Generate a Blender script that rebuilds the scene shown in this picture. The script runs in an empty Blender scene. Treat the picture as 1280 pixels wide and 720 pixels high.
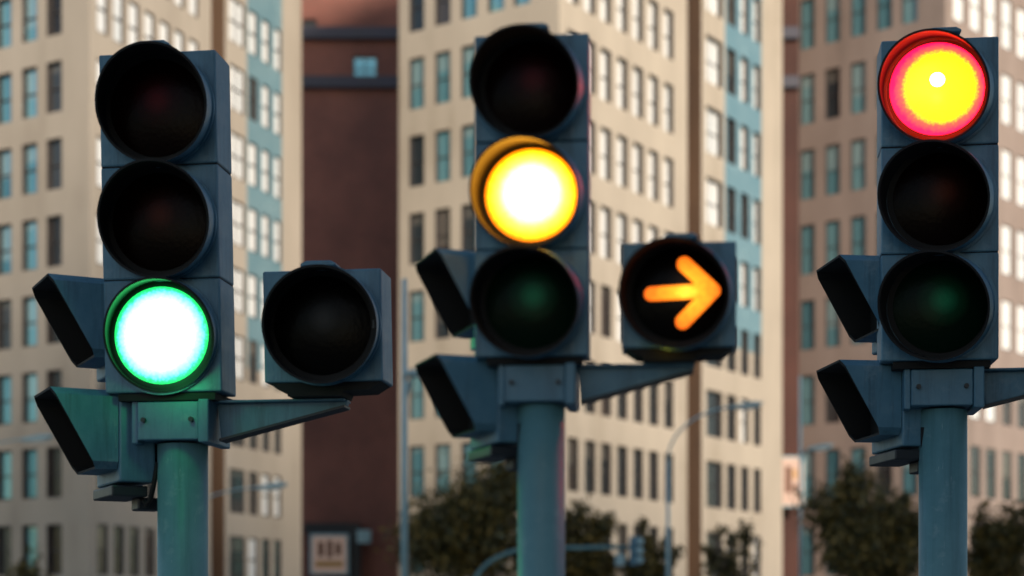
import bpy, bmesh, math, random
from mathutils import Vector, Matrix, noise as mnoise
random.seed(7)
S = bpy.context.scene
COL = S.collection
R = math.radians
F = 2060.0          # focal length in pixels of the 1280 px wide photograph
HZ = 770.0          # row of the horizon
EYE = 1.6

# ------------------------------------------------------------------ helpers
def pt(px, Y, py=None):
    x = (px - 640.0) / F * Y
    return Vector((x, Y, EYE + (HZ - py) / F * Y)) if py is not None else Vector((x, Y, 0))

def tag(o, label=None, cat=None, group=None, kind=None):
    if label: o['label'] = label
    if cat: o['category'] = cat
    if group: o['group'] = group
    if kind: o['kind'] = kind
    return o

def wloc(o):
    v = Vector(o.location)
    while o.parent:
        o = o.parent
        v = v + Vector(o.location)
    return v

def empty(name, loc):
    o = bpy.data.objects.new(name, None)
    COL.objects.link(o)
    o.location = loc
    o.empty_display_size = .2
    return o

def obj(name, bm, mats, parent=None, at=None, smooth=False, world=True, bevel=0):
    """link bm as one mesh; vertices are given in world space unless world=False, the origin goes to `at`"""
    at = Vector(at) if at is not None else (wloc(parent) if parent else Vector((0, 0, 0)))
    if world:
        bmesh.ops.translate(bm, verts=bm.verts, vec=-at)
    me = bpy.data.meshes.new(name)
    bm.to_mesh(me)
    bm.free()
    if not isinstance(mats, (list, tuple)):
        mats = [mats]
    for m in mats:
        me.materials.append(m)
    if smooth:
        me.shade_smooth()
    o = bpy.data.objects.new(name, me)
    COL.objects.link(o)
    if parent:
        o.parent = parent
        o.location = at - wloc(parent)
    else:
        o.location = at
    if bevel:
        b = o.modifiers.new('bevel', 'BEVEL')
        b.width = bevel
        b.segments = 2
        b.limit_method = 'ANGLE'
        b.angle_limit = R(40)
    return o

def box(bm, lo, hi, mi=0, T=None):
    x0, y0, z0 = lo
    x1, y1, z1 = hi
    vs = [Vector(p) for p in ((x0,y0,z0),(x1,y0,z0),(x1,y1,z0),(x0,y1,z0),(x0,y0,z1),(x1,y0,z1),(x1,y1,z1),(x0,y1,z1))]
    if T:
        vs = [T(v) for v in vs]
    b = [bm.verts.new(v) for v in vs]
    for q in ((0,3,2,1),(4,5,6,7),(0,1,5,4),(1,2,6,5),(2,3,7,6),(3,0,4,7)):
        f = bm.faces.new([b[i] for i in q])
        f.material_index = mi
    return b

def quad(bm, a, b, c, d, mi=0):
    f = bm.faces.new([bm.verts.new(Vector(v)) for v in (a, b, c, d)])
    f.material_index = mi
    return f

def prism(bm, pts, v0, v1, T, mi=0):
    """polygon pts (u,z) extruded in depth from v0 to v1"""
    a = [bm.verts.new(T(Vector((u, v0, z)))) for u, z in pts]
    b = [bm.verts.new(T(Vector((u, v1, z)))) for u, z in pts]
    n = len(pts)
    bm.faces.new(a).material_index = mi
    bm.faces.new(b[::-1]).material_index = mi
    for i in range(n):
        j = (i + 1) % n
        bm.faces.new((a[i], b[i], b[j], a[j])).material_index = mi
    bmesh.ops.recalc_face_normals(bm, faces=bm.faces)

def tube(bm, path, radii, seg=16, cap=True, mi=0):
    path = [Vector(p) for p in path]
    if not isinstance(radii, (list, tuple)):
        radii = [radii] * len(path)
    rings = []
    up = None
    for i, p in enumerate(path):
        d = (path[min(i+1, len(path)-1)] - path[max(i-1, 0)]).normalized()
        if up is None:
            up = d.orthogonal().normalized()
        up = (up - d * up.dot(d)).normalized()
        sd = d.cross(up)
        rings.append([bm.verts.new(p + (up * math.cos(2*math.pi*k/seg) + sd * math.sin(2*math.pi*k/seg)) * radii[i]) for k in range(seg)])
    for a, b in zip(rings, rings[1:]):
        for k in range(seg):
            f = bm.faces.new((a[k], a[(k+1) % seg], b[(k+1) % seg], b[k]))
            f.smooth = True
            f.material_index = mi
    if cap:
        bm.faces.new(rings[0][::-1]).material_index = mi
        bm.faces.new(rings[-1]).material_index = mi

# ------------------------------------------------------------------ materials
def mat(name):
    m = bpy.data.materials.new(name)
    m.use_nodes = True
    nt = m.node_tree
    return m, nt, nt.nodes['Principled BSDF']

def N(nt, t, **kw):
    n = nt.nodes.new(t)
    for k, v in kw.items():
        if k in n.inputs.keys():
            n.inputs[k].default_value = v
        else:
            setattr(n, k, v)
    return n

def ramp(nt, fac, stops):
    r = nt.nodes.new('ShaderNodeValToRGB')
    els = r.color_ramp.elements
    while len(els) > 1:
        els.remove(els[-1])
    els[0].position, els[0].color = stops[0][0], (*stops[0][1], 1)
    for p, c in stops[1:]:
        e = els.new(p)
        e.color = (*c, 1)
    nt.links.new(fac, r.inputs['Fac'])
    return r

def worn(name, c1, c2, scale=3, rough=.5, stretch=(1, 1, 1), bump=.1, metallic=0, c3=None, coord='Object', fine=None):
    m, nt, p = mat(name)
    tc = N(nt, 'ShaderNodeTexCoord')
    mp = N(nt, 'ShaderNodeMapping')
    mp.inputs['Scale'].default_value = stretch
    nt.links.new(tc.outputs[coord], mp.inputs['Vector'])
    n = N(nt, 'ShaderNodeTexNoise', Scale=scale, Detail=8.0, Roughness=.65)
    nt.links.new(mp.outputs[0], n.inputs['Vector'])
    st = [(.3, c1), (.7, c2)]
    if c3:
        st.append((.82, c3))
    r = ramp(nt, n.outputs['Fac'], st)
    nt.links.new(r.outputs[0], p.inputs['Base Color'])
    p.inputs['Roughness'].default_value = rough
    p.inputs['Metallic'].default_value = metallic
    rr = N(nt, 'ShaderNodeMapRange')
    rr.inputs['To Min'].default_value = max(.05, rough - .15)
    rr.inputs['To Max'].default_value = min(1, rough + .15)
    nt.links.new(n.outputs['Fac'], rr.inputs['Value'])
    nt.links.new(rr.outputs[0], p.inputs['Roughness'])
    if bump:
        n2 = N(nt, 'ShaderNodeTexNoise', Scale=fine or scale * 9, Detail=4.0)
        nt.links.new(tc.outputs[coord], n2.inputs['Vector'])
        b = N(nt, 'ShaderNodeBump', Strength=bump, Distance=.01)
        nt.links.new(n2.outputs['Fac'], b.inputs['Height'])
        nt.links.new(b.outputs[0], p.inputs['Normal'])
    return m

def painted(name, c1, c2, dust, grime, streak=(9, 9, .7), rough=.42):
    """weathered enamel: uneven fading, run-down grime streaks, pale dust and fine scratches"""
    m, nt, p = mat(name)
    tc = N(nt, 'ShaderNodeTexCoord')
    a = N(nt, 'ShaderNodeTexNoise', Scale=5.0, Detail=8.0, Roughness=.7)
    nt.links.new(tc.outputs['Object'], a.inputs['Vector'])
    r0 = ramp(nt, a.outputs['Fac'], [(.32, c1), (.68, c2)])
    def layer(base, col, scl, scale, lo, hi, amt):
        mp = N(nt, 'ShaderNodeMapping')
        mp.inputs['Scale'].default_value = scl
        nt.links.new(tc.outputs['Object'], mp.inputs['Vector'])
        n = N(nt, 'ShaderNodeTexNoise', Scale=scale, Detail=7.0, Roughness=.7)
        nt.links.new(mp.outputs[0], n.inputs['Vector'])
        f = ramp(nt, n.outputs['Fac'], [(lo, (0, 0, 0)), (hi, (amt, amt, amt))])
        mx = N(nt, 'ShaderNodeMix', data_type='RGBA')
        nt.links.new(f.outputs[0], mx.inputs['Factor'])
        nt.links.new(base, mx.inputs['A'])
        mx.inputs['B'].default_value = (*col, 1)
        return mx.outputs['Result'], n
    c, n1 = layer(r0.outputs[0], grime, streak, 2.2, .50, .72, .75)
    c, n2 = layer(c, dust, (1, 1, 1), 11.0, .56, .74, .55)
    c, n3 = layer(c, dust, (30, 30, 3), 2.5, .66, .70, .8)
    nt.links.new(c, p.inputs['Base Color'])
    mr = N(nt, 'ShaderNodeMapRange')
    mr.inputs['To Min'].default_value = rough - .16
    mr.inputs['To Max'].default_value = rough + .3
    nt.links.new(n2.outputs['Fac'], mr.inputs['Value'])
    nt.links.new(mr.outputs[0], p.inputs['Roughness'])
    b = N(nt, 'ShaderNodeBump', Strength=.12, Distance=.004)
    nt.links.new(n2.outputs['Fac'], b.inputs['Height'])
    nt.links.new(b.outputs[0], p.inputs['Normal'])
    return m
M = {}
M['housing'] = painted('housing_paint', (.055, .165, .25), (.105, .24, .335), (.24, .34, .40), (.028, .07, .105))
M['pole'] = painted('pole_paint', (.08, .21, .24), (.13, .285, .32), (.32, .44, .46), (.04, .11, .13), (7, 7, .35))
M['black'] = worn('matt_black_visor', (.003, .003, .0035), (.006, .0055, .006), 6, .8, bump=0)
M['dark_metal'] = worn('dark_steel', (.008, .012, .018), (.02, .028, .036), 5, .5, bump=.05)
M['lamp_steel'] = worn('lamp_post_paint', (.22, .38, .44), (.34, .52, .58), 2, .45, bump=.05)
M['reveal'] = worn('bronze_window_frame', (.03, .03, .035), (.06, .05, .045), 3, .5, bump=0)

def wall_mat(name, a, b, c):
    m, nt, p = mat(name)
    tc = N(nt, 'ShaderNodeTexCoord')
    n = N(nt, 'ShaderNodeTexNoise', Scale=.16, Detail=9.0, Roughness=.62)
    nt.links.new(tc.outputs['Object'], n.inputs['Vector'])
    mp = N(nt, 'ShaderNodeMapping')
    mp.inputs['Scale'].default_value = (.7, .7, .12)
    nt.links.new(tc.outputs['Object'], mp.inputs['Vector'])
    n2 = N(nt, 'ShaderNodeTexNoise', Scale=1.0, Detail=5.0)
    nt.links.new(mp.outputs[0], n2.inputs['Vector'])
    ad = N(nt, 'ShaderNodeMath', operation='ADD')
    mu = N(nt, 'ShaderNodeMath', operation='MULTIPLY')
    mu.inputs[1].default_value = .5
    nt.links.new(n.outputs['Fac'], ad.inputs[0])
    nt.links.new(n2.outputs['Fac'], ad.inputs[1])
    nt.links.new(ad.outputs[0], mu.inputs[0])
    r = ramp(nt, mu.outputs[0], [(.34, c), (.46, a), (.62, b)])
    nt.links.new(r.outputs[0], p.inputs['Base Color'])
    p.inputs['Roughness'].default_value = .85
    n3 = N(nt, 'ShaderNodeTexNoise', Scale=7.0, Detail=6.0)
    nt.links.new(tc.outputs['Object'], n3.inputs['Vector'])
    bp = N(nt, 'ShaderNodeBump', Strength=.25, Distance=.02)
    nt.links.new(n3.outputs['Fac'], bp.inputs['Height'])
    nt.links.new(bp.outputs[0], p.inputs['Normal'])
    return m
M['cream'] = wall_mat('cream_render', (.46, .40, .325), (.52, .455, .37), (.37, .315, .245))
M['cream_grey'] = wall_mat('greyish_cream_render', (.42, .365, .30), (.48, .42, .35), (.34, .29, .235))
M['cream_pink'] = wall_mat('pinkish_cream_render', (.28, .222, .196), (.33, .265, .235), (.225, .18, .158))
M['slot'] = wall_mat('brown_render', (.12, .072, .045), (.155, .092, .056), (.08, .052, .038))
M['blue'] = worn('blue_spandrel_glass', (.14, .265, .32), (.20, .33, .38), .7, .25, bump=0)
M['navy_band'] = worn('slate_band', (.03, .033, .055), (.05, .05, .08), .5, .6, bump=0)

def brick_mat(name='brown_brick', f=1.0):
    m, nt, p = mat(name)
    tc = N(nt, 'ShaderNodeTexCoord')
    mp = N(nt, 'ShaderNodeMapping')
    mp.inputs['Rotation'].default_value = (R(90), 0, 0)
    nt.links.new(tc.outputs['Object'], mp.inputs['Vector'])
    b = N(nt, 'ShaderNodeTexBrick', Scale=1.0)
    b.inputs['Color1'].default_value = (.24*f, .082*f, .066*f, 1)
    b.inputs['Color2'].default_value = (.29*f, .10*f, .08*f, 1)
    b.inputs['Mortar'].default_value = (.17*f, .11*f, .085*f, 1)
    b.inputs['Mortar Size'].default_value = .012
    b.inputs['Brick Width'].default_value = .24
    b.inputs['Row Height'].default_value = .086
    nt.links.new(mp.outputs[0], b.inputs['Vector'])
    n = N(nt, 'ShaderNodeTexNoise', Scale=.22, Detail=8.0)
    nt.links.new(tc.outputs['Object'], n.inputs['Vector'])
    r = ramp(nt, n.outputs['Fac'], [(.35, (.72, .72, .74)), (.65, (1.2, 1.15, 1.1))])
    mx = N(nt, 'ShaderNodeMix', data_type='RGBA', blend_type='MULTIPLY')
    mx.inputs['Factor'].default_value = 1
    nt.links.new(b.outputs['Color'], mx.inputs['A'])
    nt.links.new(r.outputs[0], mx.inputs['B'])
    nt.links.new(mx.outputs['Result'], p.inputs['Base Color'])
    p.inputs['Roughness'].default_value = .85
    return m
M['brick'] = brick_mat()
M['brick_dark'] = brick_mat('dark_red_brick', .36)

def pane_mat(name, stops, metallic, rough, stripes=0.0, coat=.0, blind=None):
    """glass with what hangs behind it, or sky reflection painted in white: each pane picks its own tone, with folds of curtain or slats"""
    m, nt, p = mat(name)
    oi = N(nt, 'ShaderNodeObjectInfo')
    tc = N(nt, 'ShaderNodeTexCoord')
    mp = N(nt, 'ShaderNodeMapping')
    mp.inputs['Scale'].default_value = (5, 1, .5)
    nt.links.new(tc.outputs['Object'], mp.inputs['Vector'])
    n = N(nt, 'ShaderNodeTexNoise', Scale=1.3, Detail=3.0, noise_dimensions='4D')
    nt.links.new(mp.outputs[0], n.inputs['Vector'])
    w = N(nt, 'ShaderNodeMath', operation='MULTIPLY')
    w.inputs[1].default_value = 40
    nt.links.new(oi.outputs['Random'], w.inputs[0])
    nt.links.new(w.outputs[0], n.inputs['W'])
    mix = N(nt, 'ShaderNodeMath', operation='MULTIPLY_ADD')
    nt.links.new(n.outputs['Fac'], mix.inputs[0])
    mix.inputs[1].default_value = stripes
    ml = N(nt, 'ShaderNodeMath', operation='MULTIPLY_ADD')
    nt.links.new(oi.outputs['Random'], ml.inputs[0])
    ml.inputs[1].default_value = 1 - stripes * .6
    ml.inputs[2].default_value = -stripes * .2
    nt.links.new(ml.outputs[0], mix.inputs[2])
    r = ramp(nt, mix.outputs[0], stops)
    if blind:
        sp = N(nt, 'ShaderNodeSeparateXYZ')
        nt.links.new(tc.outputs['Generated'], sp.inputs[0])
        fr = N(nt, 'ShaderNodeMath', operation='MULTIPLY')
        fr.inputs[1].default_value = 13.7
        nt.links.new(oi.outputs['Random'], fr.inputs[0])
        f2 = N(nt, 'ShaderNodeMath', operation='FRACT')
        nt.links.new(fr.outputs[0], f2.inputs[0])
        th = N(nt, 'ShaderNodeMath', operation='MULTIPLY_ADD')
        nt.links.new(f2.outputs[0], th.inputs[0])
        th.inputs[1].default_value = -1.0
        th.inputs[2].default_value = 1.25
        gt = N(nt, 'ShaderNodeMath', operation='GREATER_THAN')
        nt.links.new(sp.outputs['Z'], gt.inputs[0])
        nt.links.new(th.outputs[0], gt.inputs[1])
        am = N(nt, 'ShaderNodeMath', operation='MULTIPLY')
        nt.links.new(gt.outputs[0], am.inputs[0])
        am.inputs[1].default_value = .5
        mx = N(nt, 'ShaderNodeMix', data_type='RGBA')
        nt.links.new(am.outputs[0], mx.inputs['Factor'])
        nt.links.new(r.outputs[0], mx.inputs['A'])
        mx.inputs['B'].default_value = (*blind, 1)
        nt.links.new(mx.outputs['Result'], p.inputs['Base Color'])
    else:
        nt.links.new(r.outputs[0], p.inputs['Base Color'])
    p.inputs['Metallic'].default_value = metallic
    p.inputs['Roughness'].default_value = rough
    p.inputs['Coat Weight'].default_value = coat
    p.inputs['Coat Roughness'].default_value = .03
    return m
M['pane_teal'] = pane_mat('coated_glass', [(.0, (.05, .15, .20)), (.25, (.15, .38, .46)), (.7, (.25, .53, .60)), (1, (.38, .64, .68))], .5, .09, .5, blind=(.55, .72, .72))
M['pane_sky'] = pane_mat('painted_sky_glass', [(.0, (.70, .75, .77)), (.3, (.88, .90, .90)), (1, (.93, .94, .93))], 0, .5, .5, .6)  # white base colour paints in the bright sky reflection
M['pane_dark'] = pane_mat('dark_glass', [(.0, (.015, .02, .026)), (.5, (.05, .065, .075)), (.8, (.10, .075, .065)), (1, (.16, .15, .14))], .25, .08, .7, .4, blind=(.24, .22, .19))
M['pane_open'] = pane_mat('unlit_room_glass', [(.0, (.008, .008, .01)), (.6, (.03, .025, .022)), (1, (.07, .07, .06))], .1, .12, .6, .2)

def leaf_mat():
    m, nt, p = mat('tree_leaves')
    g = N(nt, 'ShaderNodeNewGeometry')
    r = ramp(nt, g.outputs['Random Per Island'], [(0, (.02, .026, .006)), (.5, (.06, .055, .011)), (.8, (.15, .11, .02)), (1, (.24, .16, .03))])
    nt.links.new(r.outputs[0], p.inputs['Base Color'])
    p.inputs['Roughness'].default_value = .6
    return m
M['leaf'] = leaf_mat()
M['bark'] = worn('tree_bark', (.03, .022, .015), (.07, .05, .035), 6, .9, bump=.4)

def plain(name, c, rough=.5, metallic=0):
    m, nt, p = mat(name)
    p.inputs['Base Color'].default_value = (*c, 1)
    p.inputs['Roughness'].default_value = rough
    p.inputs['Metallic'].default_value = metallic
    return m

def lens_lit(name, stops, rad, spot=None):
    """glowing signal lens: hottest over the lamp, falling off to the rim, with the moulded grain of the lens"""
    m, nt, p = mat(name)
    tc = N(nt, 'ShaderNodeTexCoord')
    sp = N(nt, 'ShaderNodeSeparateXYZ')
    cb = N(nt, 'ShaderNodeCombineXYZ')
    nt.links.new(tc.outputs['Object'], sp.inputs[0])
    nt.links.new(sp.outputs['X'], cb.inputs['X'])
    nt.links.new(sp.outputs['Z'], cb.inputs['Z'])
    ln = N(nt, 'ShaderNodeVectorMath', operation='LENGTH')
    nt.links.new(cb.outputs[0], ln.inputs[0])
    vo = N(nt, 'ShaderNodeTexVoronoi', Scale=17.0 / rad)
    nt.links.new(cb.outputs[0], vo.inputs['Vector'])
    ma = N(nt, 'ShaderNodeMath', operation='MULTIPLY_ADD')
    nt.links.new(vo.outputs['Distance'], ma.inputs[0])
    ma.inputs[1].default_value = .07
    dv = N(nt, 'ShaderNodeMath', operation='DIVIDE')
    nt.links.new(ln.outputs['Value'], dv.inputs[0])
    dv.inputs[1].default_value = rad
    nt.links.new(dv.outputs[0], ma.inputs[2])
    hi = max(max(c) for _, c in stops)
    r = ramp(nt, ma.outputs[0], [(q, tuple(v / hi for v in c)) for q, c in stops])
    src = r.outputs[0]
    if spot:
        (sx, sz, sr, sc) = spot
        su = N(nt, 'ShaderNodeVectorMath', operation='SUBTRACT')
        su.inputs[1].default_value = (sx, 0, sz)
        nt.links.new(cb.outputs[0], su.inputs[0])
        l2 = N(nt, 'ShaderNodeVectorMath', operation='LENGTH')
        nt.links.new(su.outputs[0], l2.inputs[0])
        d2 = N(nt, 'ShaderNodeMath', operation='DIVIDE')
        nt.links.new(l2.outputs['Value'], d2.inputs[0])
        d2.inputs[1].default_value = sr
        r2 = ramp(nt, d2.outputs[0], [(.25, sc), (1, (0, 0, 0))])
        ad = N(nt, 'ShaderNodeVectorMath', operation='ADD')
        nt.links.new(src, ad.inputs[0])
        nt.links.new(r2.outputs[0], ad.inputs[1])
        src = ad.outputs[0]
    nt.links.new(src, p.inputs['Emission Color'])
    p.inputs['Emission Strength'].default_value = hi
    p.inputs['Base Color'].default_value = (.1, .1, .1, 1)
    p.inputs['Roughness'].default_value = .3
    return m

def lens_off(name, c):
    m, nt, p = mat(name)
    tc = N(nt, 'ShaderNodeTexCoord')
    vo = N(nt, 'ShaderNodeTexVoronoi', Scale=75.0)
    nt.links.new(tc.outputs['Object'], vo.inputs['Vector'])
    b = N(nt, 'ShaderNodeBump', Strength=.12, Distance=.003)
    nt.links.new(vo.outputs['Distance'], b.inputs['Height'])
    nt.links.new(b.outputs[0], p.inputs['Normal'])
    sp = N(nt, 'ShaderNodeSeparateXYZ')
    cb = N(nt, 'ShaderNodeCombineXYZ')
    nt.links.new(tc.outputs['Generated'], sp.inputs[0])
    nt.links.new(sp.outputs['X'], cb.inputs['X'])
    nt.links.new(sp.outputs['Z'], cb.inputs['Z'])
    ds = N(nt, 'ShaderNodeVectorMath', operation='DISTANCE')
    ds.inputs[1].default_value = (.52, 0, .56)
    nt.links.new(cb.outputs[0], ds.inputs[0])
    rc = ramp(nt, ds.outputs['Value'], [(.04, tuple(v*7 for v in c)), (.17, tuple(v*1.6 for v in c)), (.3, tuple(v*.35 for v in c))])  # paler middle: reflector bowl's glint painted into the base colour
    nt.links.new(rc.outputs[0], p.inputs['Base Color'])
    p.inputs['Roughness'].default_value = .28
    p.inputs['Specular IOR Level'].default_value = .06
    return m
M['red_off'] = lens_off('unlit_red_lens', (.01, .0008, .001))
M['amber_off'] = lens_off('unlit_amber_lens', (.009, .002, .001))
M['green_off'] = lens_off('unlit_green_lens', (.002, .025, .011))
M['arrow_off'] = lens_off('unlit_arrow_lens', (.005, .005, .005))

# ------------------------------------------------------------------ ground and street (all below eye level)
def sheet(name, x0, x1, y0, y1, z, m):
    bm = bmesh.new()
    quad(bm, (x0, y0, z), (x1, y0, z), (x1, y1, z), (x0, y1, z))
    return tag(obj(name, bm, m), kind='structure')
asphalt = worn('asphalt', (.04, .04, .042), (.06, .06, .06), 3, .9, bump=.3)
paving = worn('concrete_paving', (.2, .19, .17), (.28, .26, .24), 1.5, .85, bump=.2)
sheet('ground', -900, 900, -600, 1200, 0, worn('ground_soil', (.10, .095, .085), (.15, .14, .12), .3, .95, bump=0))
sheet('road', -400, 400, 9, 44, .004, asphalt)
for y0, y1 in ((-24, 8.7), (44.3, 200)):
    bm = bmesh.new()
    box(bm, (-120, y0, -.1), (120, y1, .12))
    tag(obj('pavement', bm, paving), kind='structure')
bm = bmesh.new()
for k in range(-30, 30):
    quad(bm, (k*4, 26.4, .008), (k*4+2.2, 26.4, .008), (k*4+2.2, 26.55, .008), (k*4, 26.55, .008))
tag(obj('road_marking', bm, plain('road_paint', (.75, .75, .72), .7)), kind='structure')

# ------------------------------------------------------------------ cream towers
def ray_s(px, P, d):
    """distance along the line P + s*d that is seen in column px"""
    t = (px - 640.0) / F
    return (t * P.y - P.x) / (d.x - t * d.y)

WIN = {}
def window_mesh(w, h, dep, kind):
    key = (round(w, 2), round(h, 2), kind, dep)
    if key in WIN:
        return WIN[key]
    fr = .07
    bm = bmesh.new()
    e = .003
    # lining of the opening
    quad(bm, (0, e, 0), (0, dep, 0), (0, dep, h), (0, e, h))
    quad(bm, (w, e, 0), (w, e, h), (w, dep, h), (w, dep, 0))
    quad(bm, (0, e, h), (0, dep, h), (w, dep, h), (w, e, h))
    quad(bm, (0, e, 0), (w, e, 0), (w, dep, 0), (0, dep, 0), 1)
    y0, y1 = dep - .06, dep
    box(bm, (0, y0, 0), (fr, y1, h))
    box(bm, (w - fr, y0, 0), (w, y1, h))
    box(bm, (fr, y0, h - fr), (w - fr, y1, h))
    box(bm, (fr, y0, 0), (w - fr, y1, fr))
    zr = h * .47
    box(bm, (fr, y0 - .02, zr), (w - fr, y1, zr + .06))
    if kind == 'wide':
        box(bm, (w/2 - .03, y0 - .01, fr), (w/2 + .03, y1, zr))
        box(bm, (w/2 - .03, y0 - .01, zr + .06), (w/2 + .03, y1, h - fr))
    a = bpy.data.meshes.new('window')
    bm.to_mesh(a)
    bm.free()
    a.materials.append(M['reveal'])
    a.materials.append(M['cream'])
    WIN[key] = a
    return a

PANES = {}
def pane_mesh(w, h, dep, mname):
    key = (round(w, 2), round(h, 2), mname, dep)
    if key in PANES:
        return PANES[key]
    bm = bmesh.new()
    box(bm, (.06, dep - .035, .06), (w - .06, dep - .015, h - .06))
    a = bpy.data.meshes.new('pane')
    bm.to_mesh(a)
    bm.free()
    a.materials.append(M[mname])
    PANES[key] = a
    return a

def cells(bms, P, d, n, L, z0, z1, cols, rows, slot=None, bay=None):
    """wall sheet with window openings left out; bms = dict(wall, slot, bay)"""
    ss = sorted({0, L} | {v for c in cols for v in c[:2]} | (set(slot) if slot else set()) | (set(bay[:2]) if bay else set()))
    zs = sorted({z0, z1} | {v for r in rows for v in r[:2]} | ({bay[2]} if bay else set()))
    def W(s, z, off=0.0):
        return Vector((P.x + d.x*s - n.x*off, P.y + d.y*s - n.y*off, z))
    for a, b in zip(ss, ss[1:]):
        sm = (a + b) / 2
        if slot and slot[0] < sm < slot[1]:
            continue
        iscol = any(c[0] < sm < c[1] for c in cols)
        for c, e in zip(zs, zs[1:]):
            zm = (c + e) / 2
            if iscol and any(r[0] < zm < r[1] for r in rows):
                continue
            inbay = bay and bay[0] < sm < bay[1] and zm > bay[2]
            quad(bms['bay' if inbay else 'wall'], W(a, c), W(b, c), W(b, e), W(a, e))
    if slot:
        a, b = slot
        dp = .9
        quad(bms['slot'], W(a, z0, dp), W(b, z0, dp), W(b, z1, dp), W(a, z1, dp))
        quad(bms['slot'], W(a, z0, dp), W(a, z1, dp), W(a, z1), W(a, z0))
        quad(bms['slot'], W(b, z0, dp), W(b, z0), W(b, z1), W(b, z1, dp))

# columns of the middle tower as they stand in the photograph (pixels), mapped onto the other two
LEFT_COLS = [(511, 531), (544, 563), (577, 596), (610, 630), (643, 662)]
RIGHT_COLS = [(709.5, 722.5), (731, 744), (751, 764), (771.5, 784.5), (791.5, 804), (811, 823), (830, 842)]
BAY_COLS = [(883, 903), (908.5, 920), (926, 936), (942, 951)]

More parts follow.
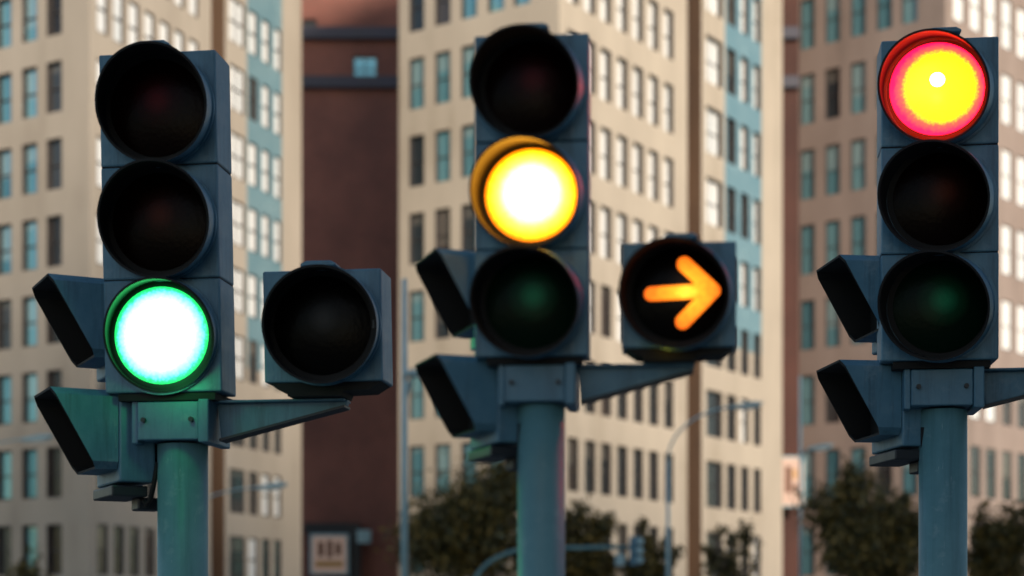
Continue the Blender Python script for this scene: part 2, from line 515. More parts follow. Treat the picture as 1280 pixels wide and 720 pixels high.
def tower(cpx, sc, D, label, white_rows, seed):
    rnd = random.Random(seed)
    g = D * sc / 70.0                      # real size of this tower against the middle one
    mp = lambda px: cpx + (px - 699) * sc
    C = pt(cpx, D)
    thR = math.atan((mp(2045) - 640) / F)
    thL = math.atan((mp(-2380) - 640) / F)
    dR = Vector((math.sin(thR), math.cos(thR), 0))
    dL = Vector((-math.sin(thL), -math.cos(thL), 0))           # from the far end towards the corner
    nR = Vector((dR.y, -dR.x, 0))
    nL = Vector((dL.y, -dL.x, 0))
    Lr = ray_s(mp(978), C, dR)
    Ll = -ray_s({112: -60, 699: 498.5, 1182: 985}[cpx], C, dL)
    PL = C - dL * Ll
    E = C + dR * Lr
    H = 41.0 * g
    root = empty('office_tower', C)
    tag(root, label, 'building', 'cream office towers with rows of tall windows')
    rows = []
    for k in range(-2, 8):
        top = 26.77 - 3.5 * k
        rows.append((EYE + (top - 2.3 - EYE) * g, EYE + (top - EYE) * g, k))
    rows = [r for r in rows if r[0] > .5]
    colsL = [(Ll + ray_s(mp(a), C, dL), Ll + ray_s(mp(b), C, dL)) for a, b in LEFT_COLS]
    if cpx == 112:
        st = colsL[0][0] - colsL[1][0]
        colsL = [(colsL[0][0] + st * q, colsL[0][1] + st * q) for q in (2, 1)] + colsL
        colsL = [c for c in colsL if c[0] > .3]
    colsR = [(ray_s(mp(a), C, dR), ray_s(mp(b), C, dR)) for a, b in RIGHT_COLS]
    colsB = [(ray_s(mp(a), C, dR), ray_s(mp(b), C, dR)) for a, b in BAY_COLS]
    wl = sum(b - a for a, b in colsL) / len(colsL)
    colsL = [((a + b - wl) / 2, (a + b + wl) / 2) for a, b in colsL]
    wr = sum(b - a for a, b in colsR) / len(colsR)
    colsR = [((a + b - wr) / 2, (a + b + wr) / 2) for a, b in colsR]
    slot = (ray_s(mp(859), C, dR), ray_s(mp(877), C, dR))
    bay = (ray_s(mp(906), C, dR), ray_s(mp(952), C, dR), 15.2 * g)
    bms = {q: bmesh.new() for q in ('wall', 'slot', 'bay')}
    cells(bms, PL, dL, nL, Ll, 0, H, colsL, rows)
    cells(bms, C, dR, nR, Lr, 0, H, colsR + colsB, rows, slot, bay)
    # hidden sides, roof and string courses
    w = bms['wall']
    B1 = E + (-nR) * 9.0
    B2 = PL + (-nL) * 12.0
    ring = [PL, C, E, B1, B2]
    for a, b in ((E, B1), (B1, B2), (B2, PL)):
        quad(w, (a.x, a.y, 0), (b.x, b.y, 0), (b.x, b.y, H), (a.x, a.y, H))
    w.faces.new([w.verts.new((v.x, v.y, H)) for v in ring])
    cm = M[{112: 'cream_grey', 699: 'cream', 1182: 'cream_pink'}[cpx]]
    obj('wall', w, cm, root)
    obj('recessed_strip', bms['slot'], M['slot'], root)
    obj('spandrel_bay', bms['bay'], M['blue'], root)
    # parapet
    bm = bmesh.new()
    for P, d, n, L in ((PL, dL, nL, Ll), (C, dR, nR, Lr)):
        T = lambda v, P=P, d=d, n=n: Vector((P.x + d.x*v.x - n.x*v.y, P.y + d.y*v.x - n.y*v.y, v.z))
        box(bm, (0.02, -.25, H + .003), (L - .02, .3, H + .7), T=T)
    obj('parapet', bm, cm, root)
    # ----- windows
    todo = []
    depR = .30 if cpx == 699 else .12
    for r in rows:
        for ci, c in enumerate(colsL):
            pm = 'pane_teal' if rnd.random() < .92 else 'pane_dark'
            if cpx == 112 and ci == len(colsL) - 1:
                pm = 'pane_open' if rnd.random() < .75 else 'pane_dark'
            if r[2] in (2, 3) and cpx == 699 and rnd.random() < .5:
                pm = 'pane_dark'
            todo.append((PL, dL, nL, c, r, 'plain', pm, .22))
        for c in colsR:
            k = r[2]
            pw = 1.0 if k <= white_rows else (.45 if k == white_rows + 1 else 0.06)
            pm = 'pane_sky' if rnd.random() < pw else 'pane_dark'
            todo.append((C, dR, nR, c, r, 'plain', pm, depR))
        for bi, c in enumerate(colsB):
            k = r[2]
            pw = .95 if k <= white_rows else .1
            if bi == 1:
                pw *= .25 if cpx == 699 else .8
            pm = 'pane_sky' if rnd.random() < pw else 'pane_dark'
            todo.append((C, dR, nR, c, r, 'wide' if bi == 0 else 'plain', pm, depR))
    # those in the frame first; the 100 largest become parts, the rest one mass
    def seen(t):
        P, d, n, c, r, kind, pm, dep = t
        q = P + d * ((c[0] + c[1]) / 2)
        x = 640 + q.x / q.y * F
        y = HZ - ((r[0] + r[1]) / 2 - EYE) / q.y * F
        return (0 if (-15 < x < 1295 and -45 < y < 735) else 1, q.y)
    todo.sort(key=seen)
    PMS = ['pane_dark', 'pane_sky', 'pane_teal', 'pane_open']
    extra = bmesh.new()
    epane = bmesh.new()
    for i, (P, d, n, c, r, kind, pm, dep) in enumerate(todo):
        wd, h = c[1] - c[0], r[1] - r[0]
        o0 = P + d * c[0]
        loc = Vector((o0.x, o0.y, r[0]))
        rz = math.atan2(d.y, d.x)
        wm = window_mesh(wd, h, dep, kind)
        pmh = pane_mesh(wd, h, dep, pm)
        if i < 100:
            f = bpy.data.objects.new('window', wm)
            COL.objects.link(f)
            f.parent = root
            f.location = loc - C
            f.rotation_euler = (0, 0, rz)
            g = bpy.data.objects.new('pane', pmh)
            COL.objects.link(g)
            g.parent = f
        else:
            mtx = Matrix.Translation(loc - C) @ Matrix.Rotation(rz, 4, 'Z')
            for tgt, me in ((extra, wm), (epane, pmh)):
                n0, f0 = len(tgt.verts), len(tgt.faces)
                tgt.from_mesh(me)
                tgt.verts.ensure_lookup_table()
                tgt.faces.ensure_lookup_table()
                bmesh.ops.transform(tgt, matrix=mtx, verts=tgt.verts[n0:])
                if tgt is epane:
                    for fc in tgt.faces[f0:]:
                        fc.material_index = PMS.index(pm)
    f = obj('window', extra, [M['reveal'], M['cream']], root, world=False)
    tag(f, kind='stuff')
    tag(obj('pane', epane, [M[q] for q in PMS], f, world=False), kind='stuff')
    return root

tower(112, .95, 57.0, 'cream tower behind the green-lit signal, almost touching the left side of the photo', 3, 3)
tower(699, 1.0, 72.0, 'cream tower in the middle behind the amber-lit signal, its pale corner above the trees', 2, 11)
tower(1182, .97, 98.0, 'pinkish cream tower at the right edge behind the signal showing red', 3, 5)

# ------------------------------------------------------------------ brown brick buildings between the towers
sign_face = worn('backlit_sign_face', (.55, .36, .28), (.75, .55, .42), 1.2, .5, bump=0)
def glow(name, c, s):
    m, nt, p = mat(name)
    p.inputs['Base Color'].default_value = (*c, 1)
    p.inputs['Emission Color'].default_value = (*c, 1)
    p.inputs['Emission Strength'].default_value = s
    return m
M['sign'] = glow('backlit_sign_acrylic', (.58, .40, .32), .14)
M['sign_mark'] = plain('sign_lettering', (.16, .06, .03), .6)
M['sign_gold'] = plain('sign_ochre', (.55, .30, .09), .6)

def brick_building(px0, px1, Y, label, rear_detail):
    a, b = pt(px0, Y), pt(px1, Y)
    H = 46.0
    root = empty('brick_building', (a + b) / 2)
    tag(root, label, 'building', 'brown brick blocks between the cream towers')
    z = lambda py: EYE + (HZ - py) / F * Y
    X = lambda px: (px - 640) / F * Y
    bms = {'wall': bmesh.new()}
    d = Vector((1, 0, 0)); n = Vector((0, -1, 0))
    cols, rows = [], []
    if rear_detail:
        cols = [(X(378) - a.x, X(396) - a.x), (X(441) - a.x, X(470) - a.x)]
        rows = [(z(100), z(70), 0), (z(45), z(22), 0)]
    # two window openings of their own, so cut them one by one
    w = bms['wall']
    if rear_detail:
        holes = [(X(378), X(396), z(46), z(24)), (X(441), X(471), z(101), z(70))]
        xs = sorted({a.x, b.x} | {v for h in holes for v in h[:2]})
        zs = sorted({0, H} | {v for h in holes for v in h[2:]})
        for x0, x1 in zip(xs, xs[1:]):
            for z0, z1 in zip(zs, zs[1:]):
                xm, zm = (x0+x1)/2, (z0+z1)/2
                if any(h[0] < xm < h[1] and h[2] < zm < h[3] for h in holes):
                    continue
                quad(w, (x0, Y, z0), (x1, Y, z0), (x1, Y, z1), (x0, Y, z1))
    else:
        holes = []
        quad(w, (a.x, Y, 0), (b.x, Y, 0), (b.x, Y, H), (a.x, Y, H))
    dp = 14
    for p, q in (((b.x, Y), (b.x, Y+dp)), ((b.x, Y+dp), (a.x, Y+dp)), ((a.x, Y+dp), (a.x, Y))):
        quad(w, (*p, 0), (*q, 0), (*q, H), (*p, H))
    quad(w, (a.x, Y, H), (b.x, Y, H), (b.x, Y+dp, H), (a.x, Y+dp, H))
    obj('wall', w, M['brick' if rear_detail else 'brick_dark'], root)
    for i, h in enumerate(holes):
        wd, hh = h[1]-h[0], h[3]-h[2]
        f = bpy.data.objects.new('window', window_mesh(wd, hh, .25, 'wide'))
        COL.objects.link(f)
        f.parent = root
        f.location = Vector((h[0], Y, h[2])) - wloc(root)
        g = bpy.data.objects.new('pane', pane_mesh(wd, hh, .25, 'pane_teal' if i else 'pane_open'))
        COL.objects.link(g)
        g.parent = f
    for p0, p1 in ((50, 36), (111, 97)):
        bm = bmesh.new()
        box(bm, (a.x + .01, Y - .35, z(p0)), (b.x - .01, Y - .003, z(p1)))
        obj('ledge', bm, M['navy_band'], root)
    if rear_detail:
        # dark shopfront canopy at the foot of the wall
        bm = bmesh.new()
        box(bm, (X(383), Y - 1.1, z(668)), (X(452), Y - .003, z(655)))
        box(bm, (X(437), Y - 1.1, .12), (X(452), Y - .004, z(668)))
        obj('canopy', bm, M['dark_metal'], root)
        bm = bmesh.new()
        box(bm, (X(449), Y - 1.5, z(680)), (X(466), Y - 1.15, z(664)))
        obj('wall_lamp', bm, M['lamp_steel'], root)
    return root, X, z

def wall_sign(px0, px1, py0, py1, Y, label, marks):
    X = lambda px: (px - 640) / F * Y
    z = lambda py: EYE + (HZ - py) / F * Y
    r = empty('illuminated_sign', ((X(px0)+X(px1))/2, Y, z(py1)))
    tag(r, label, 'sign', 'square lit signs on the brick walls')
    bm = bmesh.new()
    box(bm, (X(px0), Y, z(py1)), (X(px1), Y + .3, z(py0)))
    obj('sign_box', bm, M['lamp_steel'], r, bevel=.02)
    e = (px1 - px0) * .07
    bm = bmesh.new()
    box(bm, (X(px0+e), Y - .03, z(py1-e)), (X(px1-e), Y - .003, z(py0+e)))
    f = obj('sign_face', bm, M['sign'], r)
    for (u0, u1, v0, v1, m) in marks:
        bm = bmesh.new()
        w, h = px1 - px0, py1 - py0
        box(bm, (X(px0 + u0*w), Y - .045, z(py0 + v1*h)), (X(px0 + u1*w), Y - .033, z(py0 + v0*h)))
        obj('lettering', bm, M[m], f)
    return r
brick_building(330, 545, 95.0, 'wide brown brick block left of the middle cream tower, with dark ledges near its top', True)
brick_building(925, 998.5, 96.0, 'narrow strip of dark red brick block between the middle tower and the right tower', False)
MK = [(.22, .36, .2, .55, 'sign_mark'), (.45, .58, .16, .58, 'sign_mark'), (.66, .8, .22, .52, 'sign_mark'), (.15, .85, .66, .8, 'sign_gold')]
wall_sign(387, 436, 667, 719, 93.5, 'square glowing pink sign under the dark canopy at the foot of the left brick wall', MK)
wall_sign(972, 1006, 570, 634, 94.5, 'square pale lit sign low on the narrow red brick strip', [(.28, .5, .2, .72, 'sign_mark'), (.56, .7, .25, .45, 'sign_gold'), (.56, .74, .55, .72, 'sign_mark')])

# ------------------------------------------------------------------ unseen block added behind the camera, sized to shade the signals and lower floors
root = empty('shade_block', (50, -30, 0))
tag(root, 'long unseen block added behind the camera for its shade', 'building')
bms = {'wall': bmesh.new()}
bl_rows = [(2 + 3.6*k, 4.2 + 3.6*k, k) for k in range(12)]
bl_cols = [(1 + 3*k, 2.8 + 3*k) for k in range(42)]
PB = Vector((130, -30, 0)); dB = Vector((-1, 0, 0)); nB = Vector((0, 1, 0))
cells(bms, PB, dB, nB, 128, 0, 48, bl_cols, bl_rows)
w = bms['wall']
for p, q in (((2, -30), (2, -44)), ((2, -44), (130, -44)), ((130, -44), (130, -30))):
    quad(w, (*p, 0), (*q, 0), (*q, 48), (*p, 48))
quad(w, (2, -30, 48), (130, -30, 48), (130, -44, 48), (2, -44, 48))
obj('wall', w, M['slot'], root)
bm = bmesh.new()
quad(bm, (130, -30.3, .2), (2.01, -30.3, .2), (2.01, -30.3, 44.8), (130, -30.3, 44.8))
tag(obj('window', bm, plain('block_glass', (.03, .04, .05), .1), root), kind='stuff')

# ------------------------------------------------------------------ traffic signals
K0 = .002427        # metres per reference pixel of the large (300 mm) heads
RL = 61.0

def disc_dome(bm, r, h, T, rings=6, seg=48):
    c = bm.verts.new(T(Vector((0, -h, 0))))
    prev = None
    for i in range(1, rings + 1):
        q = i / rings
        ring = [bm.verts.new(T(Vector((r*q*math.cos(2*math.pi*k/seg), -h*(1-q*q), r*q*math.sin(2*math.pi*k/seg))))) for k in range(seg)]
        for k in range(seg):
            a, b = ring[k], ring[(k+1) % seg]
            if prev is None:
                bm.faces.new((c, a, b))
            else:
                bm.faces.new((prev[k], a, b, prev[(k+1) % seg]))
        prev = ring
    bmesh.ops.recalc_face_normals(bm, faces=bm.faces)
    for f in bm.faces:
        f.smooth = True

def visor(bm, Rr, Lmax, Lmin, shx, shz, T, seg=64, cut=0):
    """round hood, longer at its top, drooping; outside painted (slot 0), inside black (slot 1)"""
    nst = 6
    th = 3.0
    def ring(rad, t, back=0):
        out = []
        for k in range(seg):
            a = 2 * math.pi * k / seg
            s = .5 + .5 * math.sin(a)
            L = (Lmin + (Lmax - Lmin) * (s ** 1.2)) * t
            out.append(bm.verts.new(T(Vector((rad*math.cos(a) + shx*L, -L, rad*math.sin(a) + shz*L)))))
        return out
    outer = [ring(Rr, i / nst) for i in range(nst + 1)]
    inner = [ring(Rr - th, i / nst) for i in range(nst + 1)]
    for rs, mi in ((outer, 0), (inner, 1)):
        for a, b in zip(rs, rs[1:]):
            for k in range(seg):
                q = (a[k], b[k], b[(k+1) % seg], a[(k+1) % seg])
                f = bm.faces.new(q if mi == 1 else q[::-1])
                f.material_index = mi
                f.smooth = True
    for rs, fl in ((0, False), (nst, True)):
        for k in range(seg):
            q = (outer[rs][k], inner[rs][k], inner[rs][(k+1) % seg], outer[rs][(k+1) % seg])
            f = bm.faces.new(q if fl else q[::-1])
            f.material_index = 1

def arrow_mat(k):
    """arrow aperture with the lamp behind its middle: hotter there, grainy from the lens"""
    m, nt, p = mat('lit_arrow')
    tc = N(nt, 'ShaderNodeTexCoord')
    ds = N(nt, 'ShaderNodeVectorMath', operation='DISTANCE')
    ds.inputs[1].default_value = (8*k, -13*k, 1*k)
    nt.links.new(tc.outputs['Object'], ds.inputs[0])
    vo = N(nt, 'ShaderNodeTexVoronoi', Scale=.16 / k)
    nt.links.new(tc.outputs['Object'], vo.inputs['Vector'])
    dv = N(nt, 'ShaderNodeMath', operation='DIVIDE')
    nt.links.new(ds.outputs['Value'], dv.inputs[0])
    dv.inputs[1].default_value = 52 * k
    ad = N(nt, 'ShaderNodeMath', operation='MULTIPLY_ADD')
    nt.links.new(vo.outputs['Distance'], ad.inputs[0])
    ad.inputs[1].default_value = .35
    nt.links.new(dv.outputs[0], ad.inputs[2])
    rr = ramp(nt, ad.outputs[0], [(.1, (1, .34, .02)), (.5, (.7, .17, .006)), (1, (.45, .07, .002))])
    nt.links.new(rr.outputs[0], p.inputs['Emission Color'])
    p.inputs['Emission Strength'].default_value = 3.2
    p.inputs['Base Color'].default_value = (.2, .05, .01, 1)
    return m

def signal(cx, pyb, sc, real, lit, label, yaw, vshear, ped_psi, ped_dx=0, lean=0.0, arrow_dx=206, arrow_on=False, seed=0):
    k = K0 * real
    D = k * F / sc
    zb = EYE + (HZ - pyb) / F * D                      # underside of the three-lamp head
    x0 = (cx - 640) / F * D
    cy, sy = math.cos(R(yaw)), math.sin(R(yaw))
    def T(v):                                          # reference pixels (u right, depth, up from the head's underside) to metres
        u, d, z = v
        u += -lean * z if z > 0 else 0
        # turn the heads about the pole to face a little to the left
        u2 = u * cy + (d - 45) * sy
        d2 = -u * sy + (d - 45) * cy + 45
        return Vector((x0 + u2 * k, D + d2 * k, zb + z * k))
    P = lambda py: 490 - py
    base = T(Vector((9, 45, 0)))
    base.z = .12
    root = empty('traffic_light', base)
    tag(root, label, 'traffic light', 'signal posts in the foreground')
    # pole
    bm = bmesh.new()
    pc = T(Vector((10, 45, P(552))))
    tube(bm, [(pc.x, pc.y, .12), (pc.x, pc.y, pc.z)], 32 * k, 40)
    obj('pole', bm, M['pole'], root)
    bm = bmesh.new()
    tube(bm, [(pc.x, pc.y, .122), (pc.x, pc.y, .15)], 62 * k, 24)
    obj('base_plate', bm, M['dark_metal'], root)
    # mounting collar
    bm = bmesh.new()
    box(bm, (-36, 6, P(549)), (44, 88, P(501)), T=T)
    box(bm, (44.5, 2, P(553)), (58, 92, P(499)), T=T)
    box(bm, (-45, 10, P(553)), (-36.5, 86, P(499)), T=T)
    col = obj('mounting_collar', bm, M['housing'], root, bevel=1.6*k)
    for u, z in ((-27, 524), (35, 524)):
        bm = bmesh.new()
        tube(bm, [T(Vector((u, 6, P(z)))), T(Vector((u, 1, P(z))))], 3.2*k, 8)
        obj('bolt', bm, M['dark_metal'], col)
    bm = bmesh.new()
    box(bm, (-60, 4, P(500)), (66, 84, P(491)), T=T)
    obj('foot_plate', bm, M['black'], root)
    # arm to the arrow head
    bm = bmesh.new()
    prism(bm, [(59, P(502)), (arrow_dx + 22, P(499)), (arrow_dx + 20, P(506)), (64, P(546))], 34, 48, T)
    box(bm, (59, 22, P(502) + .5), (arrow_dx + 20, 60, P(498.5)), T=T)
    obj('arm', bm, M['housing'], root, bevel=1.2*k)
    bm = bmesh.new()
    prism(bm, [(64, P(549.5)), (64, P(546.4)), (arrow_dx + 20, P(506.4)), (arrow_dx + 20, P(509.5))], 26, 56, T)
    obj('arm_flange', bm, M['dark_metal'], root)

    def head(u0, zc, w, h, lens_m, part, lens_label=None, Lx=64, Ln=26, part_tab=False):
        TT = lambda v: T(Vector((v.x + u0, v.y, v.z + zc)))
        bm = bmesh.new()
        box(bm, (-w/2, 0, -h/2), (w/2, 60, h/2), T=TT)
        hs = obj(part, bm, M['housing'], root, at=TT(Vector((0, 0, 0))), bevel=2.2*k)
        # door rim and latch
        bm = bmesh.new()
        box(bm, (w*.5 - 11, -3.5, -5), (w*.5 - 3, -.3, 5), T=TT)
        obj('latch', bm, M['dark_metal'], hs)
        bm = bmesh.new()
        tor = []
        seg = 64
        for (r, y) in ((RL + 13.5, -.4), (RL + 13.5, -4), (RL + 8.5, -4)):
            tor.append([bm.verts.new(TT(Vector((r*math.cos(2*math.pi*i/seg), y, r*math.sin(2*math.pi*i/seg))))) for i in range(seg)])
        for a, b in zip(tor, tor[1:]):
            for i in range(seg):
                bm.faces.new((a[i], a[(i+1) % seg], b[(i+1) % seg], b[i]))
        bmesh.ops.recalc_face_normals(bm, faces=bm.faces)
        obj('visor_ring', bm, M['housing'], hs)
        bm = bmesh.new()
        visor(bm, RL + 10.5, Lx, Ln, vshear, -.15, lambda v: TT(Vector((v.x, v.y - .5, v.z))))
        obj('visor', bm, [M['housing'], M['black']], hs)
        if part_tab:
            bm = bmesh.new()
            tab = [(-20, h/2 - 1), (24, h/2 - 1), (25, h/2 + 2), (18, h/2 + 6), (-12, h/2 + 6), (-19, h/2 + 3)]
            prism(bm, tab, -26, 6, TT)
            obj('visor_tab', bm, M['housing'], hs, bevel=2*k)
        # black backing inside the visor
        bm = bmesh.new()
        a = [bm.verts.new(TT(Vector(((RL+7.4)*math.cos(2*math.pi*i/seg), -.8, (RL+7.4)*math.sin(2*math.pi*i/seg))))) for i in range(seg)]
        bm.faces.new(a[::-1])
        obj('gasket', bm, M['black'], hs)
        bm = bmesh.new()
        on_ = 'glowing' in (lens_label or '')
        fw = 20 if (on_ and 'red' in lens_label) else 0     # this lens stands well forward in its hood
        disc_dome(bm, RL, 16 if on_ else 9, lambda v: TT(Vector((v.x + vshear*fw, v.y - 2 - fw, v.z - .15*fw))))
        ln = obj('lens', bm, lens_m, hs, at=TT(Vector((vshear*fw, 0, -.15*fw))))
        if lens_label:
            ln['label'] = lens_label
        return hs, TT

    zc = [P(135), P(277.5), P(419.5)]
    names = ('red', 'amber', 'green')
    heads = {}
    for nm, z in zip(names, zc):
        on = (lit == nm)
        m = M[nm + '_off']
        if on:
            rr = RL * k
            if nm == 'green':
                m = lens_lit('lit_green_lens', [(0, (1.6, 22, 5)), (.72, (1.1, 14, 3.2)), (.86, (.5, 7, 2.2)), (.95, (.10, 3.0, .75)), (1.0, (.02, 1.3, .22))], rr)
            elif nm == 'amber':
                m = lens_lit('lit_amber_lens', [(0, (60, 30, 3)), (.55, (36, 16, 1.3)), (.75, (14, 5, .2)), (.92, (5, 1.5, .02)), (1, (2.5, .5, .0))], rr)
            else:
                m = lens_lit('lit_red_lens', [(0, (40, 1.5, .01)), (.76, (32, 1.0, .005)), (.86, (14, .16, .08)), (1, (4, .01, .14))], rr, spot=(-.1*rr, .12*rr, .16*rr, (1, 1, 1)))
        h, TT = head(0, z, 152, 141, m, 'lamp_housing', 'glowing %s lens' % nm if on else 'unlit %s lens' % nm, *((44, 5) if on and nm == 'green' else (64, 26)), part_tab=(nm == 'red'))
        heads[nm] = (h, TT)
        if on:
            ld = bpy.data.lights.new('added_spill', 'POINT')  # added point light in front of the lens, imitating its glare spill
            c = {'green': (.03, 1, .25), 'amber': (1, .42, .04), 'red': (1, .0, .22)}[nm]
            ld.color = c
            ld.energy = {'green': .5, 'amber': .7, 'red': .15}[nm] * real * real
            ld.shadow_soft_size = .03 * real
            lo = bpy.data.objects.new('added_spill', ld)
            COL.objects.link(lo)
            lo.parent = h
            lo.location = TT(Vector((22, -36, -54) if nm == 'green' else (-3, -95, -20))) - wloc(h)
    # seams between the three housings
    for z in (P(206.5), P(348.5)):
        bm = bmesh.new()
        box(bm, (-75, 2, z - 1.6), (75, 57, z + 1.6), T=T)
        obj('seam', bm, M['black'], root)
    # arrow head
    aT = (arrow_dx, P(412))
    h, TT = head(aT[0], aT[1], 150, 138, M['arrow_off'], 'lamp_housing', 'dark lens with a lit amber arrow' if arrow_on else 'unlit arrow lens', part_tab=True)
    bm = bmesh.new()
    prism(bm, [(-70, -69.5), (72, -69.5), (56, -79), (24, -80), (22, -86), (-46, -86), (-48, -80), (-56, -79)], 3, 57, TT)
    obj('foot_plate', bm, M['black'], h)
    if arrow_on:
        # bent arrow of three rounded bars, set just proud of the dome
        bm = bmesh.new()
        def bar(p, q, r):
            a, b = Vector((p[0], 0, p[1])), Vector((q[0], 0, q[1]))
            d = (b - a).normalized()
            s = Vector((-d.z, 0, d.x))
            pts = []
            for i in range(9):
                t = -math.pi/2 + math.pi*i/8
                pts.append(b + (d*math.cos(t) + s*math.sin(t))*r)
            for i in range(9):
                t = math.pi/2 + math.pi*i/8
                pts.append(a + (d*math.cos(t) + s*math.sin(t))*r)
            return [(v.x, v.z) for v in pts]
        for (p, q, r, v) in (((-36, -1), (34, 2), 8.8, -13.5), ((7, 37), (44, 2), 9.4, -13.8), ((5, -38), (44, 2), 9.4, -14.1)):
            b2 = bmesh.new()
            prism(b2, bar(p, q, r), v, v + 2.5, TT)
            me = bpy.data.meshes.new('t')
            b2.to_mesh(me)
            b2.free()
            bm.from_mesh(me)
            bpy.data.meshes.remove(me)
        ar = obj('arrow', bm, arrow_mat(k), h, at=TT(Vector((0, 0, 0))))
        ar['label'] = 'amber arrow pointing right'
        ld = bpy.data.lights.new('added_spill', 'POINT')  # added point light under the visor for the yellow reflection on the lip
        ld.color = (1, .62, .02)
        ld.energy = .03
        ld.shadow_soft_size = .006
        lo = bpy.data.objects.new('added_spill', ld)
        COL.objects.link(lo)
        lo.parent = h
        lo.location = TT(Vector((-16, -16, -72))) - wloc(h)
    # pedestrian heads on the left, facing across the road
    ps = R(ped_psi)
    pcu, pcd = -99 + ped_dx, (62 if ped_dx == 0 else 88)
    def PT(zc):
        def G(v):
            x, y, z = v
            return T(Vector((pcu + x*math.cos(ps) + y*math.sin(ps), pcd - x*math.sin(ps) + y*math.cos(ps), z + zc)))
        return G
    for z in (P(393), P(534)):
        G = PT(z)
        bm = bmesh.new()
        box(bm, (-62, 2, -66), (62, 48, 53), T=G)
        ph = obj('pedestrian_housing', bm, M['housing'], root, at=G(Vector((0, 20, 0))), bevel=2.5*k)
        # square cowl: painted outside, black inside, cut back towards its foot
        bm = bmesh.new()
        def lid(hw, hh, mi, flip):
            top, bot = -82, -26
            c = [(-hw, -hh), (hw, -hh), (hw, hh), (-hw, hh)]
            # chamfered corners
            r = 9
            poly = [(-hw+r, -hh), (hw-r, -hh), (hw, -hh+r), (hw, hh-r), (hw-r, hh), (-hw+r, hh), (-hw, hh-r), (-hw, -hh+r)]
            fr = []
            bk = []
            for (x, zz) in poly:
                y = bot + (top - bot) * (zz + hh) / (2*hh)
                fr.append(bm.verts.new(G(Vector((x, y, zz - .0*y)))))
                bk.append(bm.verts.new(G(Vector((x, 1, zz)))))
            m = len(poly)
            for i in range(m):
                j = (i+1) % m
                f = bm.faces.new((fr[i], fr[j], bk[j], bk[i]) if not flip else (fr[j], fr[i], bk[i], bk[j]))
                f.material_index = mi
            return fr
        a = lid(60, 50, 0, False)
        b = lid(57, 47, 1, True)
        for i in range(8):
            j = (i+1) % 8
            bm.faces.new((a[j], a[i], b[i], b[j])).material_index = 1
        obj('cowl', bm, [M['housing'], M['black']], ph)
        bm = bmesh.new()
        box(bm, (-54, -2, -45), (54, .5, 45), T=G)
        obj('lens', bm, M['black'], ph)
    G = PT(P(534))
    bm = bmesh.new()
    box(bm, (-50, -6, -84), (56, 40, -70), T=G)
    box(bm, (10, 30, -100), (44, 62, -84), T=G)
    obj('bracket', bm, M['dark_metal'], root, bevel=2*k)
    bm = bmesh.new()
    box(bm, (-30, 49, -40), (40, 82, 40), T=G)
    obj('bracket', bm, M['dark_metal'], root, bevel=2*k)
    bm = bmesh.new()
    A0, A1 = G(Vector((48, 36, -88))), T(Vector((-18, 30, P(575))))
    mdp = A0.lerp(A1, .5) - Vector((0, 0, 22 * k))
    tube(bm, [A0, A0.lerp(mdp, .5) - Vector((0, 0, 7*k)), mdp, mdp.lerp(A1, .5) - Vector((0, 0, 3*k)), A1], 3.2 * k, 8)
    obj('cable', bm, M['black'], root)
    G = PT(P(393))
    bm = bmesh.new()
    tube(bm, [G(Vector((60, 8, -66))), G(Vector((60, 8, -84)))], 9*k, 12)
    obj('hinge', bm, M['dark_metal'], root)
    return root

signal(210, 490, 1.0, 1.0, 'green', 'signal post with its bottom lamp shining green and a dark lamp on its arm', 8.0, .155, 55, lean=.02)
signal(668, 445, .945, .667, 'amber', 'signal post with its middle lamp shining amber and a lit arrow pointing right', 5.0, -.16, 66, 24, arrow_dx=194, arrow_on=True)
signal(1180, 450, .945, 1.0, 'red', 'signal post with its top lamp shining red at the right side of the photo', 7.0, -.32, 76, 37, arrow_dx=206)

# ------------------------------------------------------------------ street lamps
def street_lamp(px, Y, py_top, head_px, head_py, rad, label, straight=False):
    b = pt(px, Y)
    z = lambda py: EYE + (HZ - py) / F * Y
    X = lambda p: (p - 640) / F * Y
    root = empty('street_lamp', (b.x, Y, .12))
    tag(root, label, 'street lamp', 'street lamps in front of the towers')
    zt = z(py_top)
    bm = bmesh.new()
    tube(bm, [(b.x, Y, .12), (b.x, Y, zt)], [rad*1.25, rad*.8], 14)
    obj('pole', bm, M['lamp_steel'], root)
    bm = bmesh.new()
    hx, hz = X(head_px), z(head_py)
    path = []
    z0 = zt - .003 if not straight else z(head_py) - .8
    for i in range(13):
        t = i / 12
        # quarter-ellipse sweep out of the pole into the arm
        a = t * math.pi / 2
        path.append((b.x + (hx - b.x) * (1 - math.cos(a)), Y, z0 + (hz - z0) * math.sin(a)))
    tube(bm, path, rad * .62, 10)
    obj('arm', bm, M['lamp_steel'], root)
    sgn = 1 if hx > b.x else -1
    bm = bmesh.new()
    ln = .85
    T = lambda v: Vector((hx + sgn*v.x, Y + v.y, hz + v.z + v.x*.12))
    pts = [(-.3, .05), (.25, .1), (.6, .06), (.62, 0), (.5, -.06), (-.1, -.07), (-.3, -.03)]
    prism(bm, pts, -.13, .13, T)
    hd = obj('lamp_head', bm, M['lamp_steel'], root, bevel=.03)
    bm = bmesh.new()
    prism(bm, [(-.02, -.071), (.46, -.065), (.42, -.12), (.04, -.12)], -.1, .1, T)
    obj('diffuser', bm, plain('lamp_glass', (.6, .65, .65), .2), hd)
    return root
street_lamp(505.5, 32, 349, 524, 466, .065, 'straight pale lamp post at the left end of the middle tower, with short arm', True)
street_lamp(835, 48, 575, 927, 508, .055, 'curved lamp post whose arm sweeps over the brown recess of the middle tower')
street_lamp(1000.5, 58, 470, 1020, 560, .05, 'thin lamp post at the left end of the right tower', True)
street_lamp(222, 48, 660, 333, 609, .04, 'curved lamp arm reaching out behind the green signal, low before the left tower')
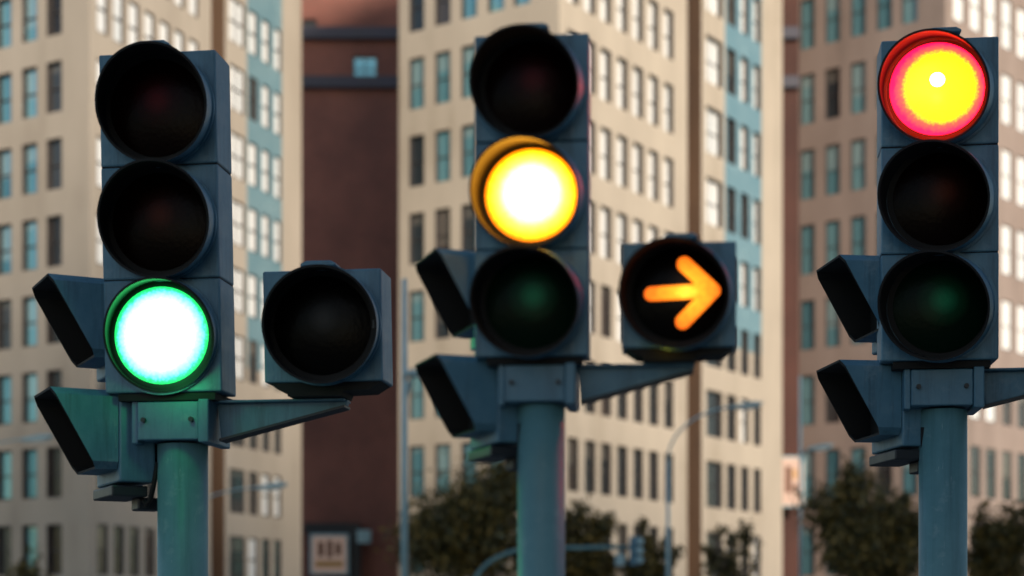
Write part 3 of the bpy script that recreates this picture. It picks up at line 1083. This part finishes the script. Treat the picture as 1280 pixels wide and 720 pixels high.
street_lamp(-70, 48, 610, 40, 549, .04, 'lamp whose head reaches into the photo at the far left')

# ------------------------------------------------------------------ far signal on a mast arm
Y = 42.0
X = lambda p: (p - 640) / F * Y
z = lambda py: EYE + (HZ - py) / F * Y
root = empty('mast_arm_signal', (X(588), Y, .12))
tag(root, 'distant signal hanging on a long thin mast arm in front of the middle trees', 'traffic light')
bm = bmesh.new()
path = [(X(588), Y, .12), (X(588), Y, z(745))]
for i in range(1, 11):
    a = i / 10 * math.pi / 2
    path.append((X(588) + (X(668) - X(588)) * (1 - math.cos(a)), Y, z(745) + (z(686) - z(745)) * math.sin(a)))
path.append((X(788), Y, z(684)))
tube(bm, path, [.08] * 2 + [.055] * (len(path) - 2), 12)
obj('mast', bm, M['pole'], root)
bm = bmesh.new()
box(bm, (X(787), Y - .2, z(707)), (X(798.5), Y + .12, z(671)))
h = obj('lamp_housing', bm, M['housing'], root, bevel=.02)
for py in (677.5, 689, 700.5):
    bm = bmesh.new()
    c = Vector((X(796), Y - .205, z(py)))
    tube(bm, [c + Vector((.06, 0, 0)), c + Vector((.06, -.14, .01))], .09, 14)
    obj('visor', bm, M['lamp_steel'], h)
bm = bmesh.new()
box(bm, (X(769), Y - .1, z(707)), (X(781), Y + .02, z(693)))
box(bm, (X(774), Y - .04, z(693)), (X(776), Y, z(685)))
obj('sign_plate', bm, M['lamp_steel'], root, bevel=.01)

# ------------------------------------------------------------------ trees
def tree(px, Y, top_py, wpx, label, leaves=5200, seed=1, sparse=False, leaf=.11):
    rnd = random.Random(seed)
    b = pt(px, Y)
    ztop = EYE + (HZ - top_py) / F * Y
    wr = wpx / F * Y / 2
    root = empty('street_tree', (b.x, Y, .12))
    tag(root, label, 'tree', 'street trees below the towers')
    bm = bmesh.new()
    zf = ztop * .26
    tube(bm, [(b.x, Y, .1), (b.x + .05, Y, zf * .6), (b.x - .03, Y, zf), (b.x, Y, ztop * .62)], [.15, .12, .1, .05], 10)
    tips = []
    nl = 16 if not sparse else 11
    for i in range(nl):
        a = 2 * math.pi * i / nl + rnd.uniform(-.3, .3)
        el = rnd.uniform(.25, 1.0)
        t0 = Vector((b.x, Y, zf * rnd.uniform(.75, 1.25)))
        tp = Vector((b.x + math.cos(a) * wr * rnd.uniform(.55, 1) * (1.15 - .5*el), Y + math.sin(a) * wr * .8 * (1.15 - .5*el), zf + (ztop - zf) * (.25 + .75 * el) * rnd.uniform(.8, 1.0)))
        md = t0.lerp(tp, .5) + Vector((0, 0, .2))
        tube(bm, [t0, md, tp], [.05, .03, .01], 6)
        tips.append((tp, t0))
        for _ in range(3):
            q = md.lerp(tp, rnd.random())
            t2 = q + Vector((rnd.uniform(-1, 1), rnd.uniform(-1, 1), rnd.uniform(.1, 1))).normalized() * wr * rnd.uniform(.25, .5)
            t2.z = min(t2.z, ztop * 1.0)
            tube(bm, [q, t2], [.018, .006], 5)
            tips.append((t2, q))
    sprigs = []
    for i in range(15 if not sparse else 6):
        q, _ = rnd.choice(tips)
        dd = Vector(((q.x - b.x) / wr * .7 + rnd.uniform(-.3, .3), rnd.uniform(-.3, .3), rnd.uniform(.5, 1.2))).normalized()
        e = q + dd * rnd.uniform(.35, .85)
        e.z = min(e.z, ztop * 1.06)
        tube(bm, [q, e], [.014, .005], 5)
        sprigs.append((q, e))
    obj('trunk', bm, M['bark'], root)
    bm = bmesh.new()
    for i in range(leaves):
        tp, t0 = rnd.choice(tips)
        f = rnd.random() ** .6
        c = t0.lerp(tp, .35 + .68 * f)
        r = wr * (.27 if not sparse else .11)
        if i % 9 == 0:
            q, e = rnd.choice(sprigs)
            c = q.lerp(e, rnd.uniform(.1, 1.05))
            r = .16
        c = c + Vector((rnd.gauss(0, 1), rnd.gauss(0, 1), rnd.gauss(0, .9))) * r * .62
        if c.z < .9:
            continue
        s = leaf * rnd.uniform(.6, 1.4)
        d = Vector((rnd.gauss(0, 1), rnd.gauss(0, 1), rnd.gauss(.25, .8))).normalized()
        e = d.orthogonal().normalized()
        e.rotate(Matrix.Rotation(rnd.uniform(0, 6.28), 3, d))
        g = d.cross(e)
        quad(bm, c - e*s, c - g*s*.45, c + e*s, c + g*s*.45 + d*s*.15)
    obj('crown', bm, M['leaf'], root)
    return root
tree(590, 52, 588, 195, 'broad dark bushy tree below the middle tower, left of the amber signal post', 14000, 2)
tree(727, 54, 618, 84, 'upright bushy tree just right of the amber signal post', 6500, 3)
tree(806, 54, 642, 76, 'low loose tree left of the brown recess, beside the curved lamp post', 3400, 4, True)
tree(915, 56, 655, 96, 'sparse twiggy tree at the foot of the middle tower, nearest the red brick strip', 1100, 5, True)
tree(1086, 52, 592, 150, 'broad dark tree at the foot of the right tower, left of the red signal post', 14000, 6)
tree(1252, 54, 615, 86, 'tree at the right edge of the photo, right of the red signal post', 6500, 7)
tree(22, 54, 690, 90, 'tree whose topmost twigs just show at the lower left corner', 1500, 8, True)

# ------------------------------------------------------------------ light
SUN_AZ, SUN_EL = 153.0, 20.0        # azimuth clockwise from the view direction (+Y)
W = bpy.data.worlds.new('World')
S.world = W
W.use_nodes = True
nt = W.node_tree
bg = nt.nodes['Background']
sky = nt.nodes.new('ShaderNodeTexSky')
sky.sky_type = 'NISHITA'
sky.sun_disc = False
sky.sun_elevation = R(SUN_EL)
sky.sun_rotation = R(SUN_AZ)
sky.air_density = 1.2
sky.dust_density = 1.5
nt.links.new(sky.outputs[0], bg.inputs['Color'])
bg.inputs['Strength'].default_value = .13
sl = bpy.data.lights.new('sun', 'SUN')
sl.energy = 3.4
sl.angle = R(7)
sl.color = (1, .86, .70)
so = bpy.data.objects.new('sun', sl)
COL.objects.link(so)
az, el = R(SUN_AZ), R(SUN_EL)
to_sun = Vector((math.sin(az) * math.cos(el), math.cos(az) * math.cos(el), math.sin(el)))
so.rotation_euler = (-to_sun).to_track_quat('-Z', 'Y').to_euler()
so.location = (30, -60, 60)

# ------------------------------------------------------------------ camera
cd = bpy.data.cameras.new('camera')
cam = bpy.data.objects.new('camera', cd)
COL.objects.link(cam)
cam.location = (0, 0, EYE)
cam.rotation_euler = (R(90), 0, 0)
cd.sensor_width = 36
cd.lens = 36 * F / 1280
cd.shift_y = (HZ - 360) / 1280
cd.clip_end = 3000
cd.dof.use_dof = True
cd.dof.focus_distance = 5.75
cd.dof.aperture_fstop = 1.9
S.camera = cam
S.view_settings.view_transform = 'Standard'
S.view_settings.look = 'None'
S.view_settings.exposure = .25
S.view_settings.gamma = 1
S.cycles.max_bounces = 8
